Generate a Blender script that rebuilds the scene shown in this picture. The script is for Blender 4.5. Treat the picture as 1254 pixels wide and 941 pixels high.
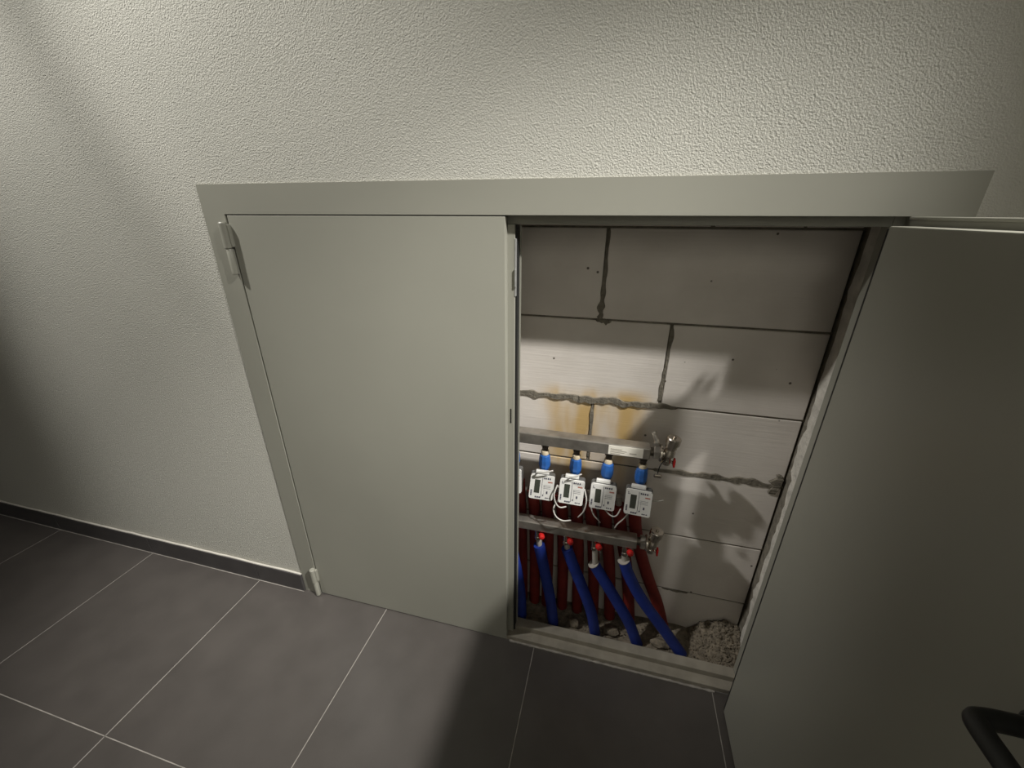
import bpy, bmesh, math, random
from mathutils import Vector, Matrix, noise

random.seed(7)
scn = bpy.context.scene
for o in list(bpy.data.objects):
    bpy.data.objects.remove(o, do_unlink=True)
C = scn.collection

# ------------------------------------------------------------------ camera
CAM = Vector((0.0, -0.9727, 1.456))
YAW, PITCH, ROLL, FPX = -0.249700, -0.400969, 0.002256, 493.83
fwd = Vector((math.sin(YAW) * math.cos(PITCH), math.cos(YAW) * math.cos(PITCH), math.sin(PITCH)))
rgt = Vector((math.cos(YAW), -math.sin(YAW), 0.0))
upv = rgt.cross(fwd)
r2 = rgt * math.cos(ROLL) + upv * math.sin(ROLL)
u2 = upv * math.cos(ROLL) - rgt * math.sin(ROLL)
cd = bpy.data.cameras.new('camera')
cd.sensor_fit = 'HORIZONTAL'
cd.sensor_width = 36.0
cd.lens = 36.0 * FPX / 1254.0
cd.clip_start = 0.01
cam = bpy.data.objects.new('camera', cd)
C.objects.link(cam)
cam.matrix_world = Matrix(((r2.x, u2.x, -fwd.x, CAM.x), (r2.y, u2.y, -fwd.y, CAM.y),
                           (r2.z, u2.z, -fwd.z, CAM.z), (0, 0, 0, 1)))
scn.camera = cam

# ------------------------------------------------------------------ world, lamps, exposure
wd = bpy.data.worlds.new('corridor_ambient')
scn.world = wd
wd.use_nodes = True
bg = wd.node_tree.nodes['Background']
bg.inputs[0].default_value = (1.0, 0.95, 0.88, 1)
bg.inputs[1].default_value = 0.04

def spot(name, loc, target, energy, half_deg, blend=1.0, radius=0.05, color=(1.0, 0.98, 0.93)):
    ld = bpy.data.lights.new(name, 'SPOT')
    ld.energy = energy
    ld.spot_size = math.radians(2 * half_deg)
    ld.spot_blend = blend
    ld.shadow_soft_size = radius
    ld.color = color
    o = bpy.data.objects.new(name, ld)
    C.objects.link(o)
    o.location = loc
    d = Vector(target) - Vector(loc)
    o.rotation_euler = d.to_track_quat('-Z', 'Y').to_euler()
    return o

# right and left corridor ceiling lamps; second heads added to even the wall light
LAMP_R, LAMP_L = (1.48, -0.97, 3.15), (-2.10, -0.76, 3.15)
spot('lamp_and_fill_spot', LAMP_R, (-0.98, -0.275, 0.817), 180, 18)
spot('lamp_and_fill_spot', LAMP_R, (-0.34, -0.276, 0.74), 560, 18)
spot('lamp_and_fill_spot', LAMP_L, (-0.64, 0.12, 1.50), 250, 18.5)
spot('lamp_and_fill_spot', LAMP_L, (-1.42, 0.30, 0.22), 172, 21)
# added fill spot, bounced off the opposite wall to brighten the niche
spot('lamp_and_fill_spot', (0.62, -1.45, 3.15), (0.64, -2.1, 1.3), 300, 42)

scn.view_settings.view_transform = 'Standard'
scn.view_settings.look = 'None'
scn.view_settings.exposure = 0.0
scn.view_settings.gamma = 1.0
scn.view_settings.use_curve_mapping = False

# ------------------------------------------------------------------ materials
def nodes_of(m):
    m.use_nodes = True
    nt = m.node_tree
    return nt, nt.nodes, nt.links, nt.nodes['Principled BSDF']

def ramp(N, stops):
    r = N.new('ShaderNodeValToRGB')
    e = r.color_ramp.elements
    while len(e) > 1:
        e.remove(e[-1])
    e[0].position, e[0].color = stops[0][0], (*stops[0][1], 1)
    for p, c in stops[1:]:
        n = e.new(p)
        n.color = (*c, 1)
    return r

def mat(name, col, rough=0.5, metal=0.0, var=0.08, vscale=12.0, bump=0.0, bscale=200.0, bdist=0.002, spec=0.5, detail=3.0):
    m = bpy.data.materials.new(name)
    nt, N, L, P = nodes_of(m)
    g = N.new('ShaderNodeNewGeometry')
    n1 = N.new('ShaderNodeTexNoise')
    n1.inputs['Scale'].default_value = vscale
    n1.inputs['Detail'].default_value = 5
    L.new(g.outputs['Position'], n1.inputs['Vector'])
    lo = tuple(c * (1 - var) for c in col)
    hi = tuple(min(1, c * (1 + var)) for c in col)
    r = ramp(N, [(0.3, lo), (0.7, hi)])
    L.new(n1.outputs['Fac'], r.inputs['Fac'])
    L.new(r.outputs['Color'], P.inputs['Base Color'])
    P.inputs['Roughness'].default_value = rough
    P.inputs['Metallic'].default_value = metal
    P.inputs['Specular IOR Level'].default_value = spec
    if bump:
        n2 = N.new('ShaderNodeTexNoise')
        n2.inputs['Scale'].default_value = bscale
        n2.inputs['Detail'].default_value = detail
        L.new(g.outputs['Position'], n2.inputs['Vector'])
        b = N.new('ShaderNodeBump')
        b.inputs['Strength'].default_value = bump
        b.inputs['Distance'].default_value = bdist
        L.new(n2.outputs['Fac'], b.inputs['Height'])
        L.new(b.outputs['Normal'], P.inputs['Normal'])
    return m

M = {}
M['steel'] = mat('painted_steel', (0.302, 0.296, 0.250), 0.42, var=0.03, vscale=3, bump=0.12, bscale=900, bdist=0.0004)
M['tile'] = mat('dark_porcelain', (0.082, 0.073, 0.067), 0.31, var=0.10, vscale=9, bump=0.1, bscale=260, bdist=0.0006)
M['skirt'] = mat('dark_porcelain_skirting', (0.066, 0.061, 0.061), 0.38, var=0.12, vscale=14)
M['grout'] = mat('light_grout', (0.33, 0.305, 0.275), 0.9, var=0.25, vscale=30)
M['caulk'] = mat('pale_sealant', (0.62, 0.59, 0.53), 0.7, var=0.08)
M['slab'] = mat('screed', (0.3, 0.28, 0.26), 0.95, var=0.1)
M['mortar'] = mat('grey_mortar', (0.19, 0.17, 0.135), 0.95, var=0.28, vscale=45, bump=0.7, bscale=160, bdist=0.004)
M['rubble'] = mat('mortar_rubble', (0.20, 0.168, 0.125), 0.95, var=0.35, vscale=60, bump=0.7, bscale=220, bdist=0.004)
M['render'] = mat('rough_white_plaster', (0.60, 0.57, 0.51), 0.95, var=0.18, vscale=25, bump=0.8, bscale=70, bdist=0.006)
M['galv'] = mat('brushed_steel', (0.43, 0.40, 0.36), 0.40, 0.85, var=0.22, vscale=28, bump=0.15, bscale=120, bdist=0.001)
M['nickel'] = mat('nickel_brass', (0.56, 0.51, 0.45), 0.27, 1.0, var=0.15, vscale=40)
M['dark_metal'] = mat('dark_fitting', (0.10, 0.085, 0.07), 0.4, 0.8, var=0.2, vscale=40)
M['blue_cap'] = mat('blue_plastic', (0.022, 0.115, 0.40), 0.38, var=0.15, vscale=60)
M['blue_foam'] = mat('blue_pipe_insulation', (0.012, 0.034, 0.26), 0.6, var=0.18, vscale=30, bump=0.25, bscale=90, bdist=0.001)
M['red_foam'] = mat('red_pipe_insulation', (0.20, 0.018, 0.012), 0.65, var=0.18, vscale=30)
M['red_plastic'] = mat('red_plastic', (0.55, 0.02, 0.018), 0.25, var=0.1, vscale=50)
M['cream'] = mat('cream_plastic', (0.66, 0.56, 0.40), 0.5, var=0.06)
M['white'] = mat('white_plastic', (0.70, 0.69, 0.66), 0.45, var=0.05, vscale=40)
M['meter_body'] = mat('meter_grey_plastic', (0.10, 0.10, 0.098), 0.45, var=0.06)
M['lcd'] = mat('lcd_glass', (0.045, 0.05, 0.038), 0.12, var=0.05)
M['ink'] = mat('printed_ink', (0.06, 0.06, 0.09), 0.6, var=0.1)
M['ink_red'] = mat('printed_red_ink', (0.40, 0.16, 0.12), 0.6, var=0.1)
M['paper'] = mat('paper_label', (0.82, 0.78, 0.69), 0.7, var=0.06, vscale=40)
M['ink_grey'] = mat('faded_print', (0.36, 0.33, 0.28), 0.7, var=0.1)
M['cable'] = mat('grey_cable', (0.46, 0.44, 0.41), 0.5, var=0.06)
M['black'] = mat('black_rubber', (0.012, 0.012, 0.012), 0.55, var=0.1)
M['handle'] = mat('black_handle_plastic', (0.008, 0.008, 0.008), 0.45, var=0.1)
M['cardboard'] = mat('tan_board', (0.38, 0.28, 0.17), 0.85, var=0.12)
M['dusty'] = mat('dusty_painted_steel', (0.30, 0.272, 0.222), 0.7, var=0.16, vscale=22)
M['zinc'] = mat('zinc_plated_steel', (0.48, 0.48, 0.47), 0.28, 0.5, var=0.1, vscale=60)
M['pipe'] = mat('grey_polymer_pipe', (0.40, 0.37, 0.33), 0.45, var=0.1)

def make_plaster():
    m = bpy.data.materials.new('textured_plaster')
    nt, N, L, P = nodes_of(m)
    g = N.new('ShaderNodeNewGeometry')
    n0 = N.new('ShaderNodeTexNoise'); n0.inputs['Scale'].default_value = 1.4; n0.inputs['Detail'].default_value = 4
    L.new(g.outputs['Position'], n0.inputs['Vector'])
    r = ramp(N, [(0.3, (0.54, 0.528, 0.47)), (0.7, (0.575, 0.563, 0.505))])
    L.new(n0.outputs['Fac'], r.inputs['Fac'])
    L.new(r.outputs['Color'], P.inputs['Base Color'])
    P.inputs['Roughness'].default_value = 0.85
    P.inputs['Specular IOR Level'].default_value = 0.25
    n1 = N.new('ShaderNodeTexNoise'); n1.inputs['Scale'].default_value = 230; n1.inputs['Detail'].default_value = 4
    n1.inputs['Roughness'].default_value = 0.6
    n2 = N.new('ShaderNodeTexVoronoi'); n2.inputs['Scale'].default_value = 320
    L.new(g.outputs['Position'], n1.inputs['Vector'])
    L.new(g.outputs['Position'], n2.inputs['Vector'])
    mx = N.new('ShaderNodeMath'); mx.operation = 'MULTIPLY_ADD'
    L.new(n2.outputs['Distance'], mx.inputs[0]); mx.inputs[1].default_value = 0.35
    L.new(n1.outputs['Fac'], mx.inputs[2])
    b = N.new('ShaderNodeBump'); b.inputs['Strength'].default_value = 0.95; b.inputs['Distance'].default_value = 0.0030
    L.new(mx.outputs[0], b.inputs['Height'])
    L.new(b.outputs['Normal'], P.inputs['Normal'])
    return m
M['plaster'] = make_plaster()

def make_block():
    """aerated concrete with saw lines, pores and one yellow stain of its own"""
    m = bpy.data.materials.new('aerated_concrete')
    nt, N, L, P = nodes_of(m)
    g = N.new('ShaderNodeNewGeometry')
    sep = N.new('ShaderNodeSeparateXYZ'); L.new(g.outputs['Position'], sep.inputs[0])
    n0 = N.new('ShaderNodeTexNoise'); n0.inputs['Scale'].default_value = 9; n0.inputs['Detail'].default_value = 6
    L.new(g.outputs['Position'], n0.inputs['Vector'])
    r = ramp(N, [(0.3, (0.73, 0.675, 0.62)), (0.7, (0.81, 0.755, 0.70))])
    L.new(n0.outputs['Fac'], r.inputs['Fac'])
    # stain mask: soft box in x and z, broken by streaky noise
    mp = N.new('ShaderNodeMapping'); mp.inputs['Scale'].default_value = (9.5, 1, 2.6)
    L.new(g.outputs['Position'], mp.inputs['Vector'])
    ns = N.new('ShaderNodeTexNoise'); ns.inputs['Scale'].default_value = 1.0; ns.inputs['Detail'].default_value = 3
    L.new(mp.outputs[0], ns.inputs['Vector'])
    def mr(sock, a, b_, c, d):
        x = N.new('ShaderNodeMapRange'); x.interpolation_type = 'SMOOTHSTEP'
        L.new(sock, x.inputs['Value'])
        for i, v in zip((1, 2, 3, 4), (a, b_, c, d)):
            x.inputs[i].default_value = v
        return x.outputs[0]
    def mul(a, b_):
        x = N.new('ShaderNodeMath'); x.operation = 'MULTIPLY'; L.new(a, x.inputs[0]); L.new(b_, x.inputs[1]); return x.outputs[0]
    k = mul(mr(sep.outputs['X'], -0.235, -0.12, 0, 1), mr(sep.outputs['X'], 0.07, 0.17, 1, 0))
    k = mul(k, mr(sep.outputs['Z'], 0.925, 0.975, 1, 0))
    k = mul(k, mr(sep.outputs['Z'], 0.50, 0.68, 0, 1))
    k = mul(k, mr(ns.outputs['Fac'], 0.36, 0.60, 0.22, 1))
    mixc = N.new('ShaderNodeMix'); mixc.data_type = 'RGBA'
    L.new(k, mixc.inputs['Factor'])
    L.new(r.outputs['Color'], mixc.inputs[6])
    mixc.inputs[7].default_value = (0.62, 0.43, 0.19, 1)
    # pores: sparse dark pits
    v = N.new('ShaderNodeTexVoronoi'); v.inputs['Scale'].default_value = 13
    L.new(g.outputs['Position'], v.inputs['Vector'])
    pit = mr(v.outputs['Distance'], 0.035, 0.06, 1, 0)
    mixp = N.new('ShaderNodeMix'); mixp.data_type = 'RGBA'
    L.new(pit, mixp.inputs['Factor'])
    L.new(mixc.outputs[2], mixp.inputs[6])
    mixp.inputs[7].default_value = (0.14, 0.12, 0.1, 1)
    L.new(mixp.outputs[2], P.inputs['Base Color'])
    P.inputs['Roughness'].default_value = 0.95
    P.inputs['Specular IOR Level'].default_value = 0.15
    mp2 = N.new('ShaderNodeMapping'); mp2.inputs['Scale'].default_value = (9, 9, 190)
    L.new(g.outputs['Position'], mp2.inputs['Vector'])
    n3 = N.new('ShaderNodeTexNoise'); n3.inputs['Scale'].default_value = 1; n3.inputs['Detail'].default_value = 3
    L.new(mp2.outputs[0], n3.inputs['Vector'])
    b = N.new('ShaderNodeBump'); b.inputs['Strength'].default_value = 0.35; b.inputs['Distance'].default_value = 0.002
    L.new(n3.outputs['Fac'], b.inputs['Height'])
    L.new(b.outputs['Normal'], P.inputs['Normal'])
    return m
M['block'] = make_block()

# ------------------------------------------------------------------ mesh helpers
def box(bm, lo, hi, bev=0.0, seg=2):
    lo, hi = Vector(lo), Vector(hi)
    mt = Matrix.Translation((lo + hi) / 2) @ Matrix.Diagonal((*(hi - lo), 1))
    r = bmesh.ops.create_cube(bm, size=1.0, matrix=mt)
    if bev > 0:
        es = list({e for v in r['verts'] for e in v.link_edges})
        bmesh.ops.bevel(bm, geom=es, offset=bev, segments=seg, affect='EDGES', profile=0.5)
    return bm

def catmull(pts, n=6):
    pts = [Vector(p) for p in pts]
    P = [pts[0] * 2 - pts[1]] + pts + [pts[-1] * 2 - pts[-2]]
    out = []
    for i in range(1, len(P) - 2):
        a, b, c, d = P[i - 1], P[i], P[i + 1], P[i + 2]
        for k in range(n):
            t = k / n
            out.append(0.5 * ((2 * b) + (c - a) * t + (2 * a - 5 * b + 4 * c - d) * t * t + (3 * b - a - 3 * c + d) * t ** 3))
    out.append(pts[-1])
    return out

def tube(bm, pts, r, n=12, caps=True):
    """swept tube; r may be a number or one radius per point"""
    pts = [Vector(p) for p in pts]
    rs = r if isinstance(r, (list, tuple)) else [r] * len(pts)
    rings = []
    t0 = (pts[1] - pts[0]).normalized()
    nv = t0.orthogonal().normalized()
    for i, p in enumerate(pts):
        a = pts[max(0, i - 1)]; b = pts[min(len(pts) - 1, i + 1)]
        t = (b - a).normalized()
        nv = (nv - t * nv.dot(t)).normalized()
        bv = t.cross(nv)
        rings.append([bm.verts.new(p + (nv * math.cos(2 * math.pi * k / n) + bv * math.sin(2 * math.pi * k / n)) * rs[i]) for k in range(n)])
    for i in range(len(rings) - 1):
        for k in range(n):
            f = bm.faces.new((rings[i][k], rings[i][(k + 1) % n], rings[i + 1][(k + 1) % n], rings[i + 1][k]))
            f.smooth = True
    if caps:
        bm.faces.new(list(reversed(rings[0]))); bm.faces.new(rings[-1])
    return bm

def lathe(bm, prof, org=(0, 0, 0), axis=(0, 0, 1), n=20, smooth=True):
    """prof = [(r, h), ...] along the axis, closed at both ends"""
    org = Vector(org); ax = Vector(axis).normalized()
    q = Vector((0, 0, 1)).rotation_difference(ax)
    rings = []
    for r, h in prof:
        rings.append([bm.verts.new(org + q @ Vector((max(r, 1e-4) * math.cos(2 * math.pi * k / n), max(r, 1e-4) * math.sin(2 * math.pi * k / n), h))) for k in range(n)])
    for i in range(len(rings) - 1):
        for k in range(n):
            f = bm.faces.new((rings[i][k], rings[i][(k + 1) % n], rings[i + 1][(k + 1) % n], rings[i + 1][k]))
            f.smooth = smooth
    bm.faces.new(list(reversed(rings[0]))); bm.faces.new(rings[-1])
    return bm

def nb():
    return bmesh.new()

def world_loc(o):
    v = Vector((0, 0, 0))
    while o is not None:
        v += o.location
        o = o.parent
    return v

def obj(name, bm, material, parent=None, origin=None):
    """bm holds world coordinates; the origin goes to the base centre of the piece"""
    bmesh.ops.recalc_face_normals(bm, faces=bm.faces[:])
    for e in bm.edges:
        if len(e.link_faces) == 2 and e.calc_face_angle(0.0) > math.radians(35):
            e.smooth = False
    me = bpy.data.meshes.new(name)
    if origin is None:
        xs = [v.co.x for v in bm.verts]; ys = [v.co.y for v in bm.verts]; zs = [v.co.z for v in bm.verts]
        origin = Vector(((min(xs) + max(xs)) / 2, (min(ys) + max(ys)) / 2, min(zs)))
    origin = Vector(origin)
    bmesh.ops.translate(bm, verts=bm.verts[:], vec=-origin)
    bm.to_mesh(me); bm.free()
    me.materials.append(material)
    o = bpy.data.objects.new(name, me)
    C.objects.link(o)
    if parent is not None:
        o.parent = parent
        o.location = origin - world_loc(parent)
    else:
        o.location = origin
    return o

def empty(name, loc):
    o = bpy.data.objects.new(name, None)
    o.empty_display_size = 0.05
    C.objects.link(o)
    o.location = loc
    return o

def tag(o, label, cat, group=None):
    o['label'] = label; o['category'] = cat
    if group:
        o['group'] = group
    return o

def struct(o, label=None):
    o['kind'] = 'structure'
    if label:
        o['label'] = label
    return o

def quick(name, lo, hi, material, parent=None, bev=0.0):
    return obj(name, box(nb(), lo, hi, bev), material, parent)

# ------------------------------------------------------------------ layout constants (metres)
FX0, FX1, FZ1 = -1.136, 0.614, 1.526          # outer edges of the steel frame
OX0, OX1, OZ1 = -1.064, 0.530, 1.452          # clear rebate inside the flange
YB = 0.205                                    # face of the block wall
NX0, NX1 = -1.075, 0.552                      # niche sides

# ------------------------------------------------------------------ setting
wb = nb()
WX0, WX1, WZ1 = -4.2, 2.6, 3.2
for lo, hi in [((WX0, 0, -0.012), (FX0 + 0.03, 0.07, WZ1)), ((FX1 - 0.03, 0, -0.012), (WX1, 0.07, WZ1)),
               ((FX0 + 0.03, 0, FZ1 - 0.03), (FX1 - 0.03, 0.07, WZ1))]:
    box(wb, lo, hi)
struct(quick('wall_opposite', (WX0, -2.20, -0.012), (WX1, -2.10, WZ1), M['plaster']), 'plaster wall on the far side of the corridor')
struct(quick('ceiling', (WX0, -2.20, WZ1), (WX1, 0.07, WZ1 + 0.08), M['plaster']), 'corridor ceiling')
struct(obj('wall_front', wb, M['plaster']), 'pale grey textured plaster corridor wall around the steel cabinet')

# floor slab, grout and tiles
fl = struct(quick('floor', (WX0, -2.2, -0.06), (WX1, 0.0, -0.011), M['slab']), 'dark grey square porcelain floor tiles with pale joints')
GX = [-0.162 + 0.6 * i for i in range(-6, 5)]
GY = [-0.593 - 0.6 * i for i in range(0, 3)]
GW = 0.0026
gb = nb()
for x in GX:
    box(gb, (x - GW / 2, -2.1, -0.011), (x + GW / 2, 0, -0.0009))
for y in GY:
    box(gb, (GX[0], y - GW / 2, -0.011), (GX[-1], y + GW / 2, -0.0009))
obj('grout', gb, M['grout'], fl)
tile_mesh = {}
for i in range(len(GX) - 1):
    for j in range(len(GY)):
        y1 = 0.0 if j == 0 else GY[j - 1] - GW / 2
        y0 = GY[j] + GW / 2
        key = (j == 0)
        x0, x1 = GX[i] + GW / 2, GX[i + 1] - GW / 2
        if key not in tile_mesh:
            t = obj('tile', box(nb(), (x0, y0, -0.011), (x1, y1, 0), 0.0007, 1), M['tile'], fl)
            tile_mesh[key] = t.data
        else:
            t = bpy.data.objects.new('tile', tile_mesh[key]); C.objects.link(t)
            t.parent = fl
            t.location = Vector(((x0 + x1) / 2, (y0 + y1) / 2, -0.011)) - fl.location
        t.location.z += random.uniform(-0.0004, 0.0004)

# skirting tiles with a pale bead on top
bbm = quick('baseboard_front', (WX0, -0.003, 0.0005), (FX0 - 0.001, -0.0004, 0.088), M['grout'])
struct(bbm, 'dark porcelain skirting tiles along the foot of the plaster wall')
for i in range(len(GX) - 1):
    x0, x1 = GX[i] + 0.0015, min(GX[i + 1] - 0.0015, FX0 - 0.002)
    if x1 <= x0:
        continue
    quick('tile', (x0, -0.0125, 0.0012), (x1, -0.003, 0.0885), M['skirt'], bbm, 0.0008)
bead = nb()
pts = [(WX0 + k * (FX0 - 0.002 - WX0) / 80, -0.006 + random.uniform(-0.0006, 0.0006), 0.0905 + random.uniform(-0.0008, 0.0008)) for k in range(81)]
tube(bead, pts, 0.0042, 8)
obj('sealant_bead', bead, M['caulk'], bbm)
bead = nb()
pts = [(WX0 + k * (FX0 - 0.002 - WX0) / 60, -0.0135, 0.0004) for k in range(61)]
tube(bead, pts, 0.0016, 6)
obj('grout', bead, M['grout'], bbm)
bbr = quick('baseboard_right', (FX1 + 0.001, -0.003, 0.0005), (WX1, -0.0004, 0.088), M['grout'])
struct(bbr)
for i in range(len(GX) - 1):
    x0, x1 = max(GX[i] + 0.001, FX1 + 0.002), GX[i + 1] - 0.001
    if x1 > x0:
        quick('tile', (x0, -0.0125, 0.0012), (x1, -0.003, 0.0885), M['skirt'], bbr, 0.0008)

# niche shell
struct(quick('wall_niche_right', (NX1, 0.071, -0.012), (NX1 + 0.06, 0.40, 1.52), M['mortar']), 'rough side wall of the niche')
struct(quick('wall_niche_left', (NX0 - 0.06, 0.071, -0.012), (NX0, 0.40, 1.52), M['mortar']))
struct(quick('ceiling_niche', (NX0, 0.071, 1.50), (NX1, 0.40, 1.56), M['mortar']))
# rough plaster run along the side wall of the niche, ragged at the back edge
rp = nb()
prev = None
for k in range(70):
    z = 0.03 + k * 1.44 / 69
    w = 0.152 + 0.018 * noise.noise((0, 3, z * 9)) + 0.010 * noise.noise((4, 0, z * 37)) + (0.018 if z > 0.74 else 0.0)
    y1 = min(YB - 0.004, w + 0.022)
    y0 = 0.078
    t = 0.003 + 0.002 * noise.noise((z * 20, 1, 1))
    cur = [rp.verts.new((NX1 - 0.0002, y0, z)), rp.verts.new((NX1 - t, y0, z)), rp.verts.new((NX1 - t, y1 - 0.004, z)), rp.verts.new((NX1 - 0.0002, y1, z))]
    if prev:
        for a in range(3):
            rp.faces.new((prev[a], prev[a + 1], cur[a + 1], cur[a]))
    prev = cur
obj('plaster_patch', rp, M['render'], bpy.data.objects['wall_niche_right'])

# block wall: courses as measured, every block an object
wall_back = struct(quick('wall_back', (NX0, YB + 0.13, -0.10), (NX1, YB + 0.17, 1.50), M['mortar']), 'aerated concrete block wall at the back of the niche')
zj = [-0.062, 0.188, 0.438, 0.688, 0.917, 1.172, 1.423, 1.498]
heads = [0.17, -0.04, 0.155, -0.037, 0.161, -0.036, 0.22]
jb = nb()
for i in range(7):
    z0, z1 = zj[i], zj[i + 1]
    hb = 0.0028
    xs = []
    x = heads[i]
    while x > NX0 + 0.02:
        xs.append(x); x -= 0.625
    x = heads[i] + 0.625
    while x < NX1 - 0.02:
        xs.append(x); x += 0.625
    xs = sorted(xs)
    for x in xs:
        box(jb, (x - 0.006, YB + 0.004, z0), (x + 0.006, YB + 0.125, z1))
    box(jb, (NX0, YB + 0.0035, z1 - 0.004), (NX1, YB + 0.125, z1 + 0.004))
    ed = [NX0] + xs + [NX1]
    for a, b in zip(ed[:-1], ed[1:]):
        l = a + (0.0045 if a != NX0 else 0.0)
        r = b - (0.0045 if b != NX1 else 0.006)
        dy = random.uniform(-0.0012, 0.0012)
        quick('block', (l, YB + dy, z0 + hb), (r, YB + 0.122, z1 - hb), M['block'], wall_back, 0.0022)
obj('joint_mortar', jb, M['mortar'], wall_back)

def smear(pts, seed, proud=0.004, amp=0.35):
    """ragged mortar squeezed out along a joint; pts = [(x, z, half_height)]"""
    bm = nb()
    P = catmull([(p[0], p[1], p[2]) for p in pts], 10)
    prev = None
    for i, p in enumerate(P):
        hu = abs(p.z) * max(0.15, 0.8 + amp * 3.2 * noise.noise((i * 0.17, seed, 0)))
        hd = abs(p.z) * max(0.15, 0.8 + amp * 3.2 * noise.noise((i * 0.21, seed, 9)))
        pr = proud * (1 + 0.5 * noise.noise((i * 0.5, seed, 4)))
        if i in (0, len(P) - 1):
            hu = hd = 0.0012; pr = 0.0012
        tx, tz = (1, 0) if abs(P[min(i + 1, len(P) - 1)].x - P[max(i - 1, 0)].x) > abs(P[min(i + 1, len(P) - 1)].y - P[max(i - 1, 0)].y) else (0, 1)
        ux, uz = (0, 1) if tx else (1, 0)
        pos = [(hu, 0.0), (hu * 0.8, -pr), (-hd * 0.8, -pr), (-hd, 0.0)]
        cur = [bm.verts.new((p.x + ux * h, YB + 0.0015 + y, p.y + uz * h)) for h, y in pos]
        if prev:
            for a in range(3):
                bm.faces.new((prev[a], prev[a + 1], cur[a + 1], cur[a]))
        else:
            bm.faces.new(cur)
        prev = cur
    bm.faces.new(prev)
    return obj('mortar_smear', bm, M['mortar'], wall_back)

smear([(-0.44, 0.918, .013), (-0.27, 0.916, .012), (-0.2, 0.914, .011), (-0.12, 0.917, .013), (-0.05, 0.914, .014), (0.02, 0.918, .016), (0.09, 0.914, .013), (0.15, 0.917, .012), (0.215, 0.917, .006)], 1, 0.006)
smear([(0.17, 0.690, .008), (0.26, 0.692, .010), (0.33, 0.696, .012), (0.38, 0.694, .009), (0.44, 0.694, .015), (0.50, 0.690, .012), (0.545, 0.686, .005)], 2, 0.005)
smear([(-0.037, 1.172, .004), (-0.037, 1.20, .0135), (-0.036, 1.25, .008), (-0.034, 1.34, .005), (-0.033, 1.42, .005)], 3, 0.004)
smear([(-0.05, 1.172, .004), (-0.03, 1.168, .009), (-0.015, 1.165, .007), (-0.005, 1.168, .002)], 4, 0.004)
smear([(0.157, 0.93, .006), (0.160, 1.0, .0075), (0.163, 1.08, .0065), (0.163, 1.165, .006)], 5, 0.003)
smear([(0.525, 0.66, .014), (0.528, 0.70, .018), (0.53, 0.735, .010)], 6, 0.008)
smear([(0.27, 0.187, .004), (0.31, 0.186, .006), (0.36, 0.186, .004)], 7, 0.003)
smear([(-0.037, 0.70, .004), (-0.037, 0.79, .006), (-0.036, 0.90, .006)], 8, 0.003)

# niche floor of gritty screed
nf = nb()
NXN, NYN = 60, 12
grid = [[None] * (NYN + 1) for _ in range(NXN + 1)]
for i in range(NXN + 1):
    for j in range(NYN + 1):
        x = NX0 + (NX1 - NX0) * i / NXN; y = 0.070 + (YB + 0.003 - 0.070) * j / NYN
        z = 0.014 + 0.006 * noise.noise((x * 14, y * 14, 0)) + 0.004 * noise.noise((x * 50, y * 50, 2))
        grid[i][j] = nf.verts.new((x, y, z))
for i in range(NXN):
    for j in range(NYN):
        nf.faces.new((grid[i][j], grid[i + 1][j], grid[i + 1][j + 1], grid[i][j + 1]))
r = bmesh.ops.extrude_face_region(nf, geom=nf.faces[:])
for v in [g for g in r['geom'] if isinstance(g, bmesh.types.BMVert)]:
    v.co.z = -0.06
struct(obj('floor_niche', nf, M['rubble']), 'gritty sand coloured screed inside the niche')

# ------------------------------------------------------------------ steel cabinet: frame and two doors
cab = tag(empty('access_cabinet', (-0.26, 0.0, 0.0)), 'wide grey painted steel access cabinet set low in the plaster wall, right door open', 'cabinet')
fb = nb()
T = 0.004
# flange, rebate, stop (top, left, right), threshold
ring = [(FX0, 0.0), (FX0, FZ1), (FX1, FZ1), (FX1, 0.0), (OX1, 0.0), (OX1, OZ1), (OX0, OZ1), (OX0, 0.0)]
vs = [fb.verts.new((x, -T, z)) for x, z in ring]
ex = bmesh.ops.extrude_face_region(fb, geom=[fb.faces.new(vs)])
for v in [g for g in ex['geom'] if isinstance(g, bmesh.types.BMVert)]:
    v.co.y = 0.0
R1, R2, RS = 0.033, 0.068, 0.020
box(fb, (OX0 - 0.004, 0.0, 0.0), (OX0, R1, OZ1 + 0.004))
box(fb, (OX0 - 0.004, R1, 0.0), (OX0 + RS, R2, OZ1 + 0.004))
box(fb, (OX1, 0.0, 0.0), (OX1 + 0.004, R1, OZ1 + 0.004))
box(fb, (OX1 - RS, R1, 0.0), (OX1 + 0.004, R2, OZ1 + 0.004), 0.001, 1)
box(fb, (OX0, 0.0, OZ1), (OX1, R1, OZ1 + 0.004))
box(fb, (OX0 + RS, R1, OZ1 - RS), (OX1 - RS, R2, OZ1 + 0.004), 0.001, 1)
frame = obj('frame', fb, M['steel'], cab)
sb = nb()
box(sb, (OX0 + RS, 0.0, 0.0), (OX1 - RS, R1, 0.020), 0.0012, 1)
box(sb, (OX0 + RS, R1, 0.0), (OX1 - RS, R2, 0.040), 0.0012, 1)
obj('threshold', sb, M['dusty'], cab)
# ragged grout bead where the threshold meets the tiles
gb = nb()
pts = [(-0.255 + k * 0.70 / 90, -0.003 + 0.0015 * noise.noise((k * 0.7, 0, 0)), 0.0012) for k in range(91)]
tube(gb, pts, [0.0036 * (1 + 0.7 * noise.noise((k * 0.45, 5, 0))) for k in range(91)], 7)
obj('grout_bead', gb, M['grout'], fl)

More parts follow.
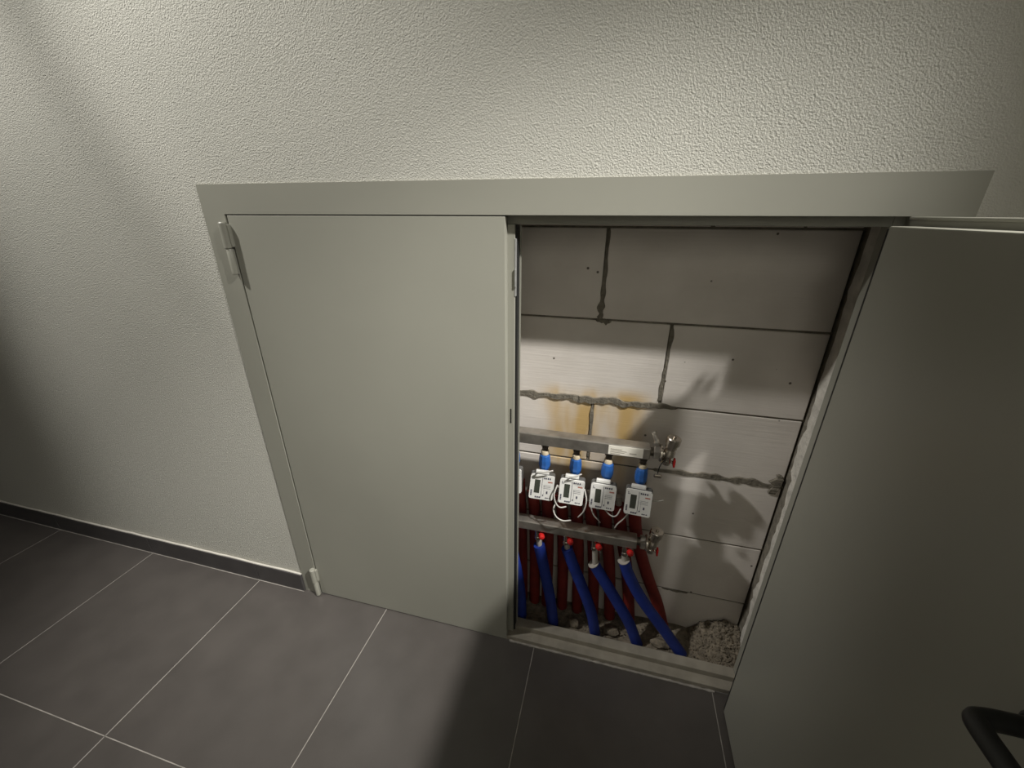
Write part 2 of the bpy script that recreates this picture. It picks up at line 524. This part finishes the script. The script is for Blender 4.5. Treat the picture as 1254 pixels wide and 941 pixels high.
# left door, closed
ld = nb()
LX1 = -0.265
box(ld, (OX0 + 0.0055, -0.003, 0.006), (LX1, 0.020, OZ1 - 0.003), 0.0010, 1)
left = obj('door', ld, M['steel'], cab)
left['label'] = 'closed left door of the cabinet'
db = nb()
box(db, (OX0 + 0.022, 0.020, 0.022), (-0.247, 0.050, OZ1 - 0.020), 0.001, 1)
obj('door_core', db, M['steel'], left)
gk = nb()
box(gk, (-0.247, 0.028, 0.022), (-0.2415, 0.050, OZ1 - 0.022), 0.001, 1)
obj('gasket_and_dark_line', gk, M['black'], left)
quick('edge_strip', (-0.30, 0.050, 0.042), (-0.2375, 0.052, OZ1 - 0.022), M['steel'], left)
# flush bolt in the door edge
fbm = nb()
box(fbm, (-0.2480, 0.0192, 1.262), (-0.2432, 0.0270, 1.400), 0.0012, 1)
bolt = obj('flush_bolt', fbm, M['zinc'], left)
fk = nb()
box(fk, (-0.2470, 0.0150, 1.285), (-0.2420, 0.0200, 1.330), 0.0015, 2)
obj('bolt_lever', fk, M['zinc'], bolt)
quick('lock_slot', (-0.2575, 0.0188, 0.90), (-0.2545, 0.0206, 0.945), M['black'], left)

def hinge(parent, cx, cy, z0, z1):
    b = nb(); zm = (z0 + z1) / 2
    lathe(b, [(0.0075, z0), (0.0088, z0 + 0.0015), (0.0088, zm - 0.0015), (0.0080, zm)], (cx + 0.001, cy, 0), n=18)
    h = obj('hinge', b, M['steel'], parent)
    b = nb()
    lathe(b, [(0.0095, zm + 0.001), (0.0108, zm + 0.0025), (0.0108, z1 - 0.003), (0.0085, z1)], (cx - 0.001, cy, 0), n=18)
    box(b, (cx - 0.001, cy, zm + 0.004), (cx + 0.014, cy + 0.012, z1 - 0.006), 0.002)
    obj('hinge', b, M['steel'], parent)

hinge(left, -1.068, -0.013, 1.292, 1.432)
hinge(left, -1.068, -0.013, 0.004, 0.142)

# right door, open at a right angle
rd = nb()
AX = 0.510
box(rd, (AX - 0.003, -0.822, 0.006), (AX, -0.026, OZ1), 0.0008, 1)
tube(rd, [(AX - 0.0032, -0.822, OZ1 - 0.0035), (AX - 0.0032, -0.026, OZ1 - 0.0035)], 0.0034, 12)
right = obj('door', rd, M['steel'], cab)
right['label'] = 'open right door of the cabinet, inner face in shade'
cb = nb()
box(cb, (0.459, -0.800, 0.010), (AX - 0.003, -0.062, 1.436), 0.0022, 2)
core = obj('door_core', cb, M['steel'], right)
hinge(right, 0.533, -0.013, 1.232, 1.372)
hinge(right, 0.533, -0.013, 0.004, 0.142)
quick('gasket_and_dark_line', (0.4600, -0.0620, 0.014), (0.5000, -0.0555, 1.432), M['black'], right, 0.0008)  # thin black strip along the hinge side of the door core
quick('slit_light_blocker', (AX - 0.002, -0.030, 1.195), (AX + 0.0015, -0.0045, 1.412), M['steel'], right, 0.0005)  # added plate, closes the upper hinge slit to cut off its light strip
lk = nb(); box(lk, (0.465, -0.8005, 0.90), (0.495, -0.7998, 1.08)); obj('lock_plate', lk, M['nickel'], right)
# black bow handle
hx, hz = 0.404, 0.972
hy0, hy1 = -0.607, -0.745
pts = [(0.460, hy0, hz), (0.430, hy0, hz), (hx + 0.012, hy0 - 0.001, hz), (hx + 0.003, hy0 - 0.004, hz), (hx, hy0 - 0.014, hz),
       (hx, hy0 - 0.05, hz), (hx, hy1 + 0.05, hz), (hx, hy1 + 0.014, hz), (hx + 0.003, hy1 + 0.004, hz), (hx + 0.012, hy1 + 0.001, hz), (0.430, hy1, hz), (0.460, hy1, hz)]
hb = nb(); tube(hb, catmull(pts, 4), 0.0105, 14)
hd = obj('handle', hb, M['handle'], right)
for y in (hy0, hy1):
    b = nb(); lathe(b, [(0.016, 0), (0.016, 0.003), (0.013, 0.005)], (0.459, y, hz), (-1, 0, 0), n=18)
    obj('handle_rose', b, M['handle'], right)

# ------------------------------------------------------------------ manifolds
PX = [-0.266, -0.167, -0.069, 0.028, 0.128]      # outlet positions along the bars
def manifold(kind, yc, zt, h, w, x0, x1, label):
    root = tag(empty('heating_manifold', ((x0 + x1) / 2, yc, zt - h)), label, 'manifold', 'steel heating manifolds')
    b = nb()
    box(b, (x0, yc - w / 2, zt - h), (x1, yc + w / 2, zt), 0.003, 2)
    obj('bar', b, M['galv'], root)
    for x in (-0.40, -0.95):
        if x > x0:
            quick('bracket', (x - 0.015, yc + w / 2, zt - h - 0.01), (x + 0.015, YB - 0.0015, zt + 0.01), M['galv'], root, 0.001)
    return root

# upper bar
UY, UZ, UH = 0.105, 0.834, 0.037
up = manifold('supply', UY, UZ, UH, 0.040, -1.0, 0.142, 'upper steel heating manifold with white paper label and air vent at its end')
# label
lb = nb(); box(lb, (0.024, UY - 0.0212, UZ - 0.033), (0.122, UY - 0.0199, UZ - 0.003)); stick = obj('paper_label', lb, M['paper'], up)
ib = nb()
for k, (a, b_) in enumerate([(0.030, 0.062), (0.030, 0.076), (0.030, 0.070), (0.030, 0.058)]):
    z = UZ - 0.014 - 0.005 * k
    box(ib, (a, UY - 0.0216, z - 0.0009), (b_, UY - 0.0211, z + 0.0009))
box(ib, (0.084, UY - 0.0216, UZ - 0.024), (0.104, UY - 0.0211, UZ - 0.0215))
obj('label_print', ib, M['ink_grey'], stick)

def end_set(root, yc, zc, x, s, tall):
    """union nut, flange lever and air vent at the right end of a bar"""
    b = nb(); lathe(b, [(0.013, 0), (0.013, 0.012)], (x, yc, zc), (1, 0, 0), n=16); obj('end_nipple', b, M['dark_metal'], root)
    b = nb(); lathe(b, [(0.020, 0), (0.0225, 0.002), (0.0225, 0.014), (0.020, 0.016)], (x + 0.010, yc, zc), (1, 0, 0), n=6, smooth=False); obj('union_nut', b, M['galv'], root)
    b = nb(); lathe(b, [(0.024, 0), (0.026, 0.002), (0.026, 0.006), (0.022, 0.008)], (x + 0.026, yc, zc), (1, 0, 0), n=20); obj('flange_ring', b, M['nickel'], root)
    b = nb()
    vx = x + 0.052 * s
    lathe(b, [(0.012, 0), (0.012, vx - x - 0.03)], (x + 0.03, yc, zc), (1, 0, 0), n=14)
    lathe(b, [(0.009, -0.036), (0.013, -0.034), (0.013, -0.020), (0.011, -0.018), (0.011, -0.010), (0.0165, -0.004), (0.0165, 0.010), (0.014, 0.014), (0.014, 0.020),
              (0.0165, 0.022), (0.0165, 0.036), (0.0200, 0.036), (0.0200, 0.054), (0.0175, 0.057), (0.005, 0.057), (0.005, 0.062), (0.003, 0.063)], (vx, yc, zc), (0.14, -0.05, 1), n=22)
    v = obj('air_vent', b, M['nickel'], root)
    b = nb(); tube(b, [(vx + 0.004, yc, zc - 0.024), (vx + 0.016, yc - 0.004, zc - 0.025)], 0.0045, 10); obj('drain_stub', b, M['nickel'], v)
    b = nb(); box(b, (vx + 0.015, yc - 0.012, zc - 0.038), (vx + 0.021, yc + 0.004, zc - 0.012), 0.002); obj('drain_handle', b, M['red_plastic'], v)
    return vx

vx = end_set(up, UY, UZ - 0.019, 0.142, 1.0, True)
# metal lever standing behind the nut
b = nb(); tube(b, catmull([(0.160, UY + 0.004, UZ - 0.01), (0.158, UY + 0.006, UZ + 0.012), (0.150, UY + 0.012, UZ + 0.030), (0.146, UY + 0.016, UZ + 0.038)], 5), [0.009] * 6 + [0.0065] * 6 + [0.0075] * 4, 10)
obj('lever', b, M['galv'], up)
# wire with a bright tag hanging from the vent
b = nb(); tube(b, catmull([(0.186, UY - 0.012, UZ - 0.034), (0.176, UY - 0.018, UZ - 0.044), (0.171, UY - 0.020, UZ - 0.062), (0.170, UY - 0.020, UZ - 0.078)], 5), 0.0016, 6)
w_ = obj('seal_wire', b, M['black'], up)
b = nb(); box(b, (0.160, UY - 0.024, UZ - 0.092), (0.182, UY - 0.018, UZ - 0.080), 0.003); obj('seal_tag', b, M['nickel'], up)

# lower bar, standing further out from the wall
LY, LZ, LH = 0.092, 0.502, 0.033
lo = manifold('return', LY, LZ, LH, 0.040, -1.0, 0.143, 'lower steel heating manifold above the blue pipes with chrome air vent')
QX = [-0.275, -0.178, -0.081, 0.012, 0.111]
lvx = end_set(lo, LY, LZ - 0.015, 0.143, 0.92, False)
for i, x in enumerate(QX):
    b = nb()
    lathe(b, [(0.013, 0), (0.013, -0.012), (0.0105, -0.013), (0.0105, -0.034), (0.012, -0.036), (0.012, -0.046)], (x, LY, LZ - LH + 0.0005), (0, 0, 1), n=14)
    obj('outlet', b, M['nickel'], lo)
    b = nb()
    lathe(b, [(0.004, 0), (0.0095, 0.004), (0.011, 0.010), (0.0095, 0.017), (0.004, 0.020)], (x + 0.011, LY - 0.012, LZ - LH - 0.017), (0.45, -0.9, 0.1), n=14)
    tube(b, [(x + 0.004, LY - 0.002, LZ - LH - 0.017), (x + 0.014, LY - 0.012, LZ - LH - 0.015)], 0.004, 8)
    obj('valve_cap', b, M['red_plastic'], lo)

# outlets of the upper bar: dark nut, cream ring, blue cap
for i, x in enumerate(PX):
    b = nb()
    lathe(b, [(0.010, 0), (0.012, -0.002), (0.012, -0.014), (0.0095, -0.016), (0.0095, -0.028)], (x, UY, UZ - UH + 0.0005), n=6 if i % 2 else 8, smooth=False)
    tube(b, [(x, UY, UZ - UH - 0.02), (x, UY, 0.705)], 0.007, 10)
    obj('outlet', b, M['dark_metal'], up)
    b = nb(); lathe(b, [(0.0115, -0.026), (0.0125, -0.028), (0.0125, -0.039), (0.0115, -0.040)], (x, UY, UZ - UH), n=18); obj('collar', b, M['cream'], up)
    b = nb(); lathe(b, [(0.014, -0.040), (0.0165, -0.044), (0.0185, -0.060), (0.0185, -0.080), (0.0155, -0.092), (0.010, -0.094)], (x, UY, UZ - UH), n=10, smooth=False); obj('valve_cap', b, M['blue_cap'], up)

# ------------------------------------------------------------------ heat meters
MW, MH, MD = 0.077, 0.083, 0.030
def make_meter(label):
    """meter in local coordinates, face towards -y, base at its lower edge"""
    root = tag(empty('heat_meter', (0, 0, 0)), label, 'heat meter', 'white heat meters between the manifolds')
    def rb(w, h, r, y0, y1, z0=0.0):
        bm = nb(); box(bm, (-w / 2, y0, z0), (w / 2, y1, z0 + h))
        es = [e for e in bm.edges if abs(e.verts[0].co.y - e.verts[1].co.y) > 1e-5]
        bmesh.ops.bevel(bm, geom=es, offset=r, segments=4, affect='EDGES', profile=0.5)
        return bm
    obj('body', rb(MW, MH, 0.007, -MD + 0.006, 0.0), M['meter_body'], root)
    face = obj('front_plate', rb(MW - 0.002, MH - 0.002, 0.006, -MD, -MD + 0.0065, 0.001), M['white'], root)
    yf = -MD
    obj('display', rb_lcd(yf), M['lcd'], root)
    pb = nb()
    def mk(u0, u1, v0, v1):
        box(pb, (-MW / 2 + u0 * MW, yf - 0.0005, v0 * MH), (-MW / 2 + u1 * MW, yf + 0.0002, v1 * MH))
    mk(0.495, 0.51, 0.10, 0.93)
    for u in (0.55, 0.62, 0.70, 0.78): mk(u, u + 0.05, 0.85, 0.915)
    for u, v in ((0.09, 0.80), (0.14, 0.80), (0.09, 0.86)): mk(u, u + 0.03, v, v + 0.04)
    for v in (0.14, 0.20, 0.26, 0.32): mk(0.065, 0.125, v, v + 0.045)
    for u in (0.26, 0.34, 0.42): mk(u, u + 0.06, 0.065, 0.125)
    for u in (0.68, 0.75, 0.83): mk(u, u + 0.05, 0.08, 0.12)
    mk(0.70, 0.76, 0.27, 0.37); mk(0.56, 0.60, 0.16, 0.22); mk(0.60, 0.605, 0.2, 0.6)
    for v in (0.48, 0.54, 0.60): mk(0.56, 0.86, v, v + 0.008)
    obj('print', pb, M['ink'], root)
    rbm = nb(); box(rbm, (0.018, yf - 0.0005, 0.060), (0.032, yf + 0.0002, 0.064)); obj('red_print', rbm, M['ink_red'], root)
    cb_ = nb(); box(cb_, (-0.024, -0.021, MH - 0.001), (0.018, -0.009, MH + 0.010), 0.002)
    obj('connector_clip', cb_, M['white'], root)
    ub = nb(); lathe(ub, [(0.014, 0), (0.016, 0.003), (0.016, 0.016), (0.010, 0.020), (0.010, 0.030)], (0.0, 0.012, MH - 0.012), n=14); obj('pipe_union', ub, M['dark_metal'], root)
    hb_ = nb(); lathe(hb_, [(0.022, 0.0), (0.028, 0.004), (0.028, 0.030), (0.022, 0.034)], (0.0, 0.0, MH * 0.3), (0, 1, 0), n=20)
    obj('flow_body', hb_, M['dark_metal'], root)
    return root
def rb_lcd(yf):
    bm = nb()
    box(bm, (-MW / 2 + 0.20 * MW, yf - 0.0008, 0.26 * MH), (-MW / 2 + 0.42 * MW, yf + 0.0005, 0.80 * MH), 0.0004, 1)
    return bm

def copy_tree(o, parent=None):
    c = o.copy(); C.objects.link(c); c.parent = parent
    for ch in o.children:
        copy_tree(ch, c)
    return c

meter_labels = ['white heat meter cut off by the edge of the closed door, leftmost of the row',
                'white heat meter next to the closed door edge, turned slightly right',
                'white heat meter second from the closed door, grey cable loop on its left',
                'white heat meter third from the closed door, under the left end of the paper label',
                'white heat meter nearest the air vents, rightmost of the row']
proto = make_meter(meter_labels[0])
#          x       y      z     tilt  rz
mpos = [(-0.270, 0.089, 0.616, 10, 2), (-0.171, 0.076, 0.617, 12, 6), (-0.075, 0.076, 0.619, 10, 2), (0.021, 0.076, 0.619, 10, 0), (0.126, 0.076, 0.618, 10, -3)]
meters = []
for i, (x, y, z, tx, rz) in enumerate(mpos):
    m = proto if i == 0 else copy_tree(proto)
    m.location = (x, y, z)
    m.rotation_euler = (math.radians(-tx), math.radians((-3, 4, 2, 1, 0)[i]), math.radians(rz))
    m['label'] = meter_labels[i]
    meters.append(m)

# cables under and between the meters (a part of the meter each one leaves)
def cable(i, pts, r=0.0022):
    b = nb(); tube(b, catmull(pts, 6), r, 8)
    bmesh.ops.recalc_face_normals(b, faces=b.faces[:])
    m = meters[i]
    bpy.context.view_layer.update()
    inv = m.matrix_world.inverted()
    bmesh.ops.transform(b, matrix=inv, verts=b.verts[:])
    me = bpy.data.meshes.new('cable'); b.to_mesh(me); b.free(); me.materials.append(M['cable'])
    o = bpy.data.objects.new('cable', me); C.objects.link(o); o.parent = m
cable(1, [(-0.188, 0.060, 0.703), (-0.178, 0.048, 0.722), (-0.155, 0.048, 0.728), (-0.132, 0.055, 0.733)], 0.0025)
cable(2, [(-0.090, 0.060, 0.703), (-0.078, 0.048, 0.722), (-0.060, 0.050, 0.730), (-0.046, 0.056, 0.735)], 0.0025)
cable(2, [(-0.117, 0.060, 0.680), (-0.124, 0.045, 0.655), (-0.118, 0.040, 0.628), (-0.104, 0.040, 0.612), (-0.085, 0.050, 0.610)])
cable(2, [(-0.112, 0.066, 0.622), (-0.124, 0.050, 0.596), (-0.114, 0.042, 0.572), (-0.092, 0.042, 0.560), (-0.068, 0.052, 0.558)])
cable(2, [(-0.034, 0.060, 0.680), (-0.025, 0.046, 0.650), (-0.030, 0.042, 0.612), (-0.046, 0.046, 0.580)])
cable(3, [(-0.012, 0.066, 0.620), (0.000, 0.050, 0.598), (0.016, 0.050, 0.580), (0.022, 0.056, 0.566)])
cable(3, [(0.030, 0.060, 0.619), (0.052, 0.046, 0.608), (0.068, 0.042, 0.615), (0.078, 0.050, 0.636)])
cable(4, [(0.106, 0.066, 0.619), (0.088, 0.048, 0.600), (0.074, 0.044, 0.582), (0.068, 0.048, 0.562)])
cable(4, [(0.166, 0.070, 0.668), (0.180, 0.065, 0.674), (0.196, 0.070, 0.676)], 0.0014)

# ------------------------------------------------------------------ pipes
def pipe(name, pts, r, material, label, cat, group, ring=False, top=0.427):
    P = catmull(pts, 8)
    root = tag(empty(name, P[-1]), label, cat, group)
    b = nb(); tube(b, P, [r * (1 + 0.03 * noise.noise((i * 0.6, pts[0][0] * 40, 0))) for i in range(len(P))], 18)
    obj('insulation_sleeve', b, M[material], root)
    d = (P[0] - P[1]).normalized()
    b = nb(); tube(b, [P[0] - d * 0.01, Vector((pts[0][0] - 0.002, pts[0][1], top))], r * 0.5, 12)
    obj('pipe_end', b, M['pipe'], root)
    if ring:
        b = nb(); lathe(b, [(r * 0.55, 0.0), (r * 1.02, 0.0), (r * 1.02, 0.0025), (r * 0.55, 0.0025)], P[0], d, n=20)
        obj('cut_rim', b, M['pipe'], root)
    return root

BR = 0.0195
blue = [
    ([(-0.272, 0.092, 0.385), (-0.264, 0.092, 0.32), (-0.247, 0.093, 0.22), (-0.236, 0.094, 0.12), (-0.232, 0.096, 0.005)], 'blue insulated pipe hidden behind the closed door edge', False),
    ([(-0.173, 0.092, 0.393), (-0.160, 0.092, 0.33), (-0.142, 0.092, 0.24), (-0.122, 0.093, 0.13), (-0.107, 0.096, 0.005)], 'blue insulated pipe nearest the closed door, almost upright', False),
    ([(-0.077, 0.092, 0.403), (-0.053, 0.092, 0.335), (-0.015, 0.092, 0.24), (0.026, 0.093, 0.125), (0.051, 0.096, 0.005)], 'blue insulated pipe second from the closed door', False),
    ([(0.018, 0.092, 0.355), (0.057, 0.092, 0.29), (0.104, 0.092, 0.212), (0.160, 0.093, 0.112), (0.202, 0.096, 0.005)], 'blue insulated pipe with pale cut rim, third from the closed door', True),
    ([(0.113, 0.092, 0.395), (0.138, 0.092, 0.33), (0.191, 0.092, 0.235), (0.278, 0.093, 0.115), (0.355, 0.096, 0.005)], 'blue insulated pipe slanting furthest right towards the rubble', True),
]
for pts, lab, ring in blue:
    pipe('blue_pipe', pts, BR, 'blue_foam', lab, 'pipe', 'blue insulated pipes under the lower manifold', ring)
red = [
    ([(-0.262, 0.160, 0.60), (-0.255, 0.164, 0.45), (-0.250, 0.170, 0.25), (-0.246, 0.178, 0.005)], 'red insulated pipe in the dark behind the closed door edge'),
    ([(-0.213, 0.166, 0.56), (-0.205, 0.168, 0.45), (-0.200, 0.172, 0.25), (-0.197, 0.178, 0.005)], 'red insulated pipe left of the blue pipe nearest the closed door'),
    ([(-0.165, 0.160, 0.60), (-0.156, 0.164, 0.45), (-0.150, 0.170, 0.25), (-0.148, 0.178, 0.005)], 'red insulated pipe behind the blue pipe nearest the closed door'),
    ([(-0.116, 0.166, 0.56), (-0.104, 0.168, 0.45), (-0.093, 0.172, 0.25), (-0.086, 0.178, 0.005)], 'red insulated pipe in the gap between the first two blue pipes'),
    ([(-0.068, 0.160, 0.60), (-0.052, 0.164, 0.45), (-0.036, 0.170, 0.25), (-0.026, 0.178, 0.005)], 'red insulated pipe behind the second blue pipe'),
    ([(-0.019, 0.166, 0.56), (-0.001, 0.168, 0.45), (0.021, 0.172, 0.25), (0.036, 0.178, 0.005)], 'red insulated pipe in the gap between the second and third blue pipes'),
    ([(0.028, 0.160, 0.60), (0.048, 0.164, 0.45), (0.078, 0.170, 0.25), (0.100, 0.178, 0.005)], 'red insulated pipe behind the blue pipe with the pale rim'),
    ([(0.078, 0.166, 0.56), (0.098, 0.168, 0.45), (0.140, 0.172, 0.25), (0.175, 0.178, 0.005)], 'red insulated pipe in the gap between the last two blue pipes'),
    ([(0.126, 0.160, 0.60), (0.148, 0.164, 0.45), (0.206, 0.172, 0.27), (0.258, 0.178, 0.14), (0.300, 0.180, 0.005)], 'red insulated pipe furthest right, lit against the block wall'),
]
for pts, lab in red:
    pipe('red_pipe', pts, 0.0205, 'red_foam', lab, 'pipe', 'red insulated pipes at the back of the niche', top=pts[0][2] + 0.035)

# ------------------------------------------------------------------ rubble and bits on the niche floor
def crumbs(bm, n, cx, cy, rx, ry, zf, smin, smax):
    for _ in range(n):
        a = random.uniform(0, 2 * math.pi); q = math.sqrt(random.random())
        x = cx + rx * q * math.cos(a); y = cy + ry * q * math.sin(a)
        x = min(x, NX1 - 0.008); y = max(0.078, min(y, YB - 0.008))
        s = random.uniform(smin, smax)
        mt = Matrix.Translation((x, y, zf(x, y))) @ Matrix.Rotation(random.uniform(0, 6), 4, Vector((random.random(), random.random(), random.random() + .1)).normalized()) @ Matrix.Diagonal((s * random.uniform(.6, 1.5), s * random.uniform(.6, 1.2), s * random.uniform(.4, 1), 1))
        bmesh.ops.create_icosphere(bm, subdivisions=1, radius=1.0, matrix=mt)

def heap_z(x, y):
    u = (x - 0.50) / 0.135; v = (y - 0.205) / 0.115
    d = min(1.0, math.sqrt(u * u + v * v))
    h = 0.5 + 0.5 * math.cos(math.pi * d)
    return 0.012 + 0.082 * h ** 0.8 + h ** 0.5 * (0.018 * noise.noise((x * 28, y * 28, 0)) + 0.011 * noise.noise((x * 75, y * 75, 3)))
hp = nb()
nx, ny = 56, 36
HX0, HX1, HY0, HY1 = 0.385, NX1 - 0.004, 0.084, YB - 0.003
g_ = [[hp.verts.new((HX0 + (HX1 - HX0) * i / nx, HY0 + (HY1 - HY0) * j / ny, heap_z(HX0 + (HX1 - HX0) * i / nx, HY0 + (HY1 - HY0) * j / ny))) for j in range(ny + 1)] for i in range(nx + 1)]
for i in range(nx):
    for j in range(ny):
        hp.faces.new((g_[i][j], g_[i + 1][j], g_[i + 1][j + 1], g_[i][j + 1]))
crumbs(hp, 460, 0.475, 0.155, 0.085, 0.075, lambda x, y: heap_z(x, y) + 0.001, 0.0018, 0.0075)
h_ = obj('mortar_rubble', hp, M['rubble'])
tag(h_, 'heap of grey brown mortar rubble in the right corner of the niche floor', 'rubble'); h_['kind'] = 'stuff'
cr = nb()
crumbs(cr, 260, 0.15, 0.125, 0.40, 0.05, lambda x, y: 0.018, 0.0012, 0.0045)
c_ = obj('crumbs', cr, M['rubble'], bpy.data.objects['floor_niche']); c_['kind'] = 'stuff'

def chunk(x, y, s, label, material='rubble'):
    b = nb()
    bmesh.ops.create_icosphere(b, subdivisions=2, radius=1.0)
    for v in b.verts:
        v.co *= 1 + 0.35 * noise.noise(v.co * 1.7 + Vector((x * 50, y * 50, 1)))
        v.co = Vector((v.co.x * s[0], v.co.y * s[1], v.co.z * s[2])) + Vector((x, y, 0.014 + s[2] * 0.7))
    return tag(obj('mortar_chunk', b, M[material]), label, 'debris', 'loose lumps on the niche floor')
chunk(-0.030, 0.104, (0.022, 0.016, 0.022), 'pale mortar lump beside the second blue pipe from the closed door')
chunk(0.105, 0.110, (0.030, 0.018, 0.016), 'brownish mortar lump between the second and third blue pipes')
chunk(0.275, 0.105, (0.034, 0.018, 0.016), 'brownish mortar lump between the third and last blue pipes')
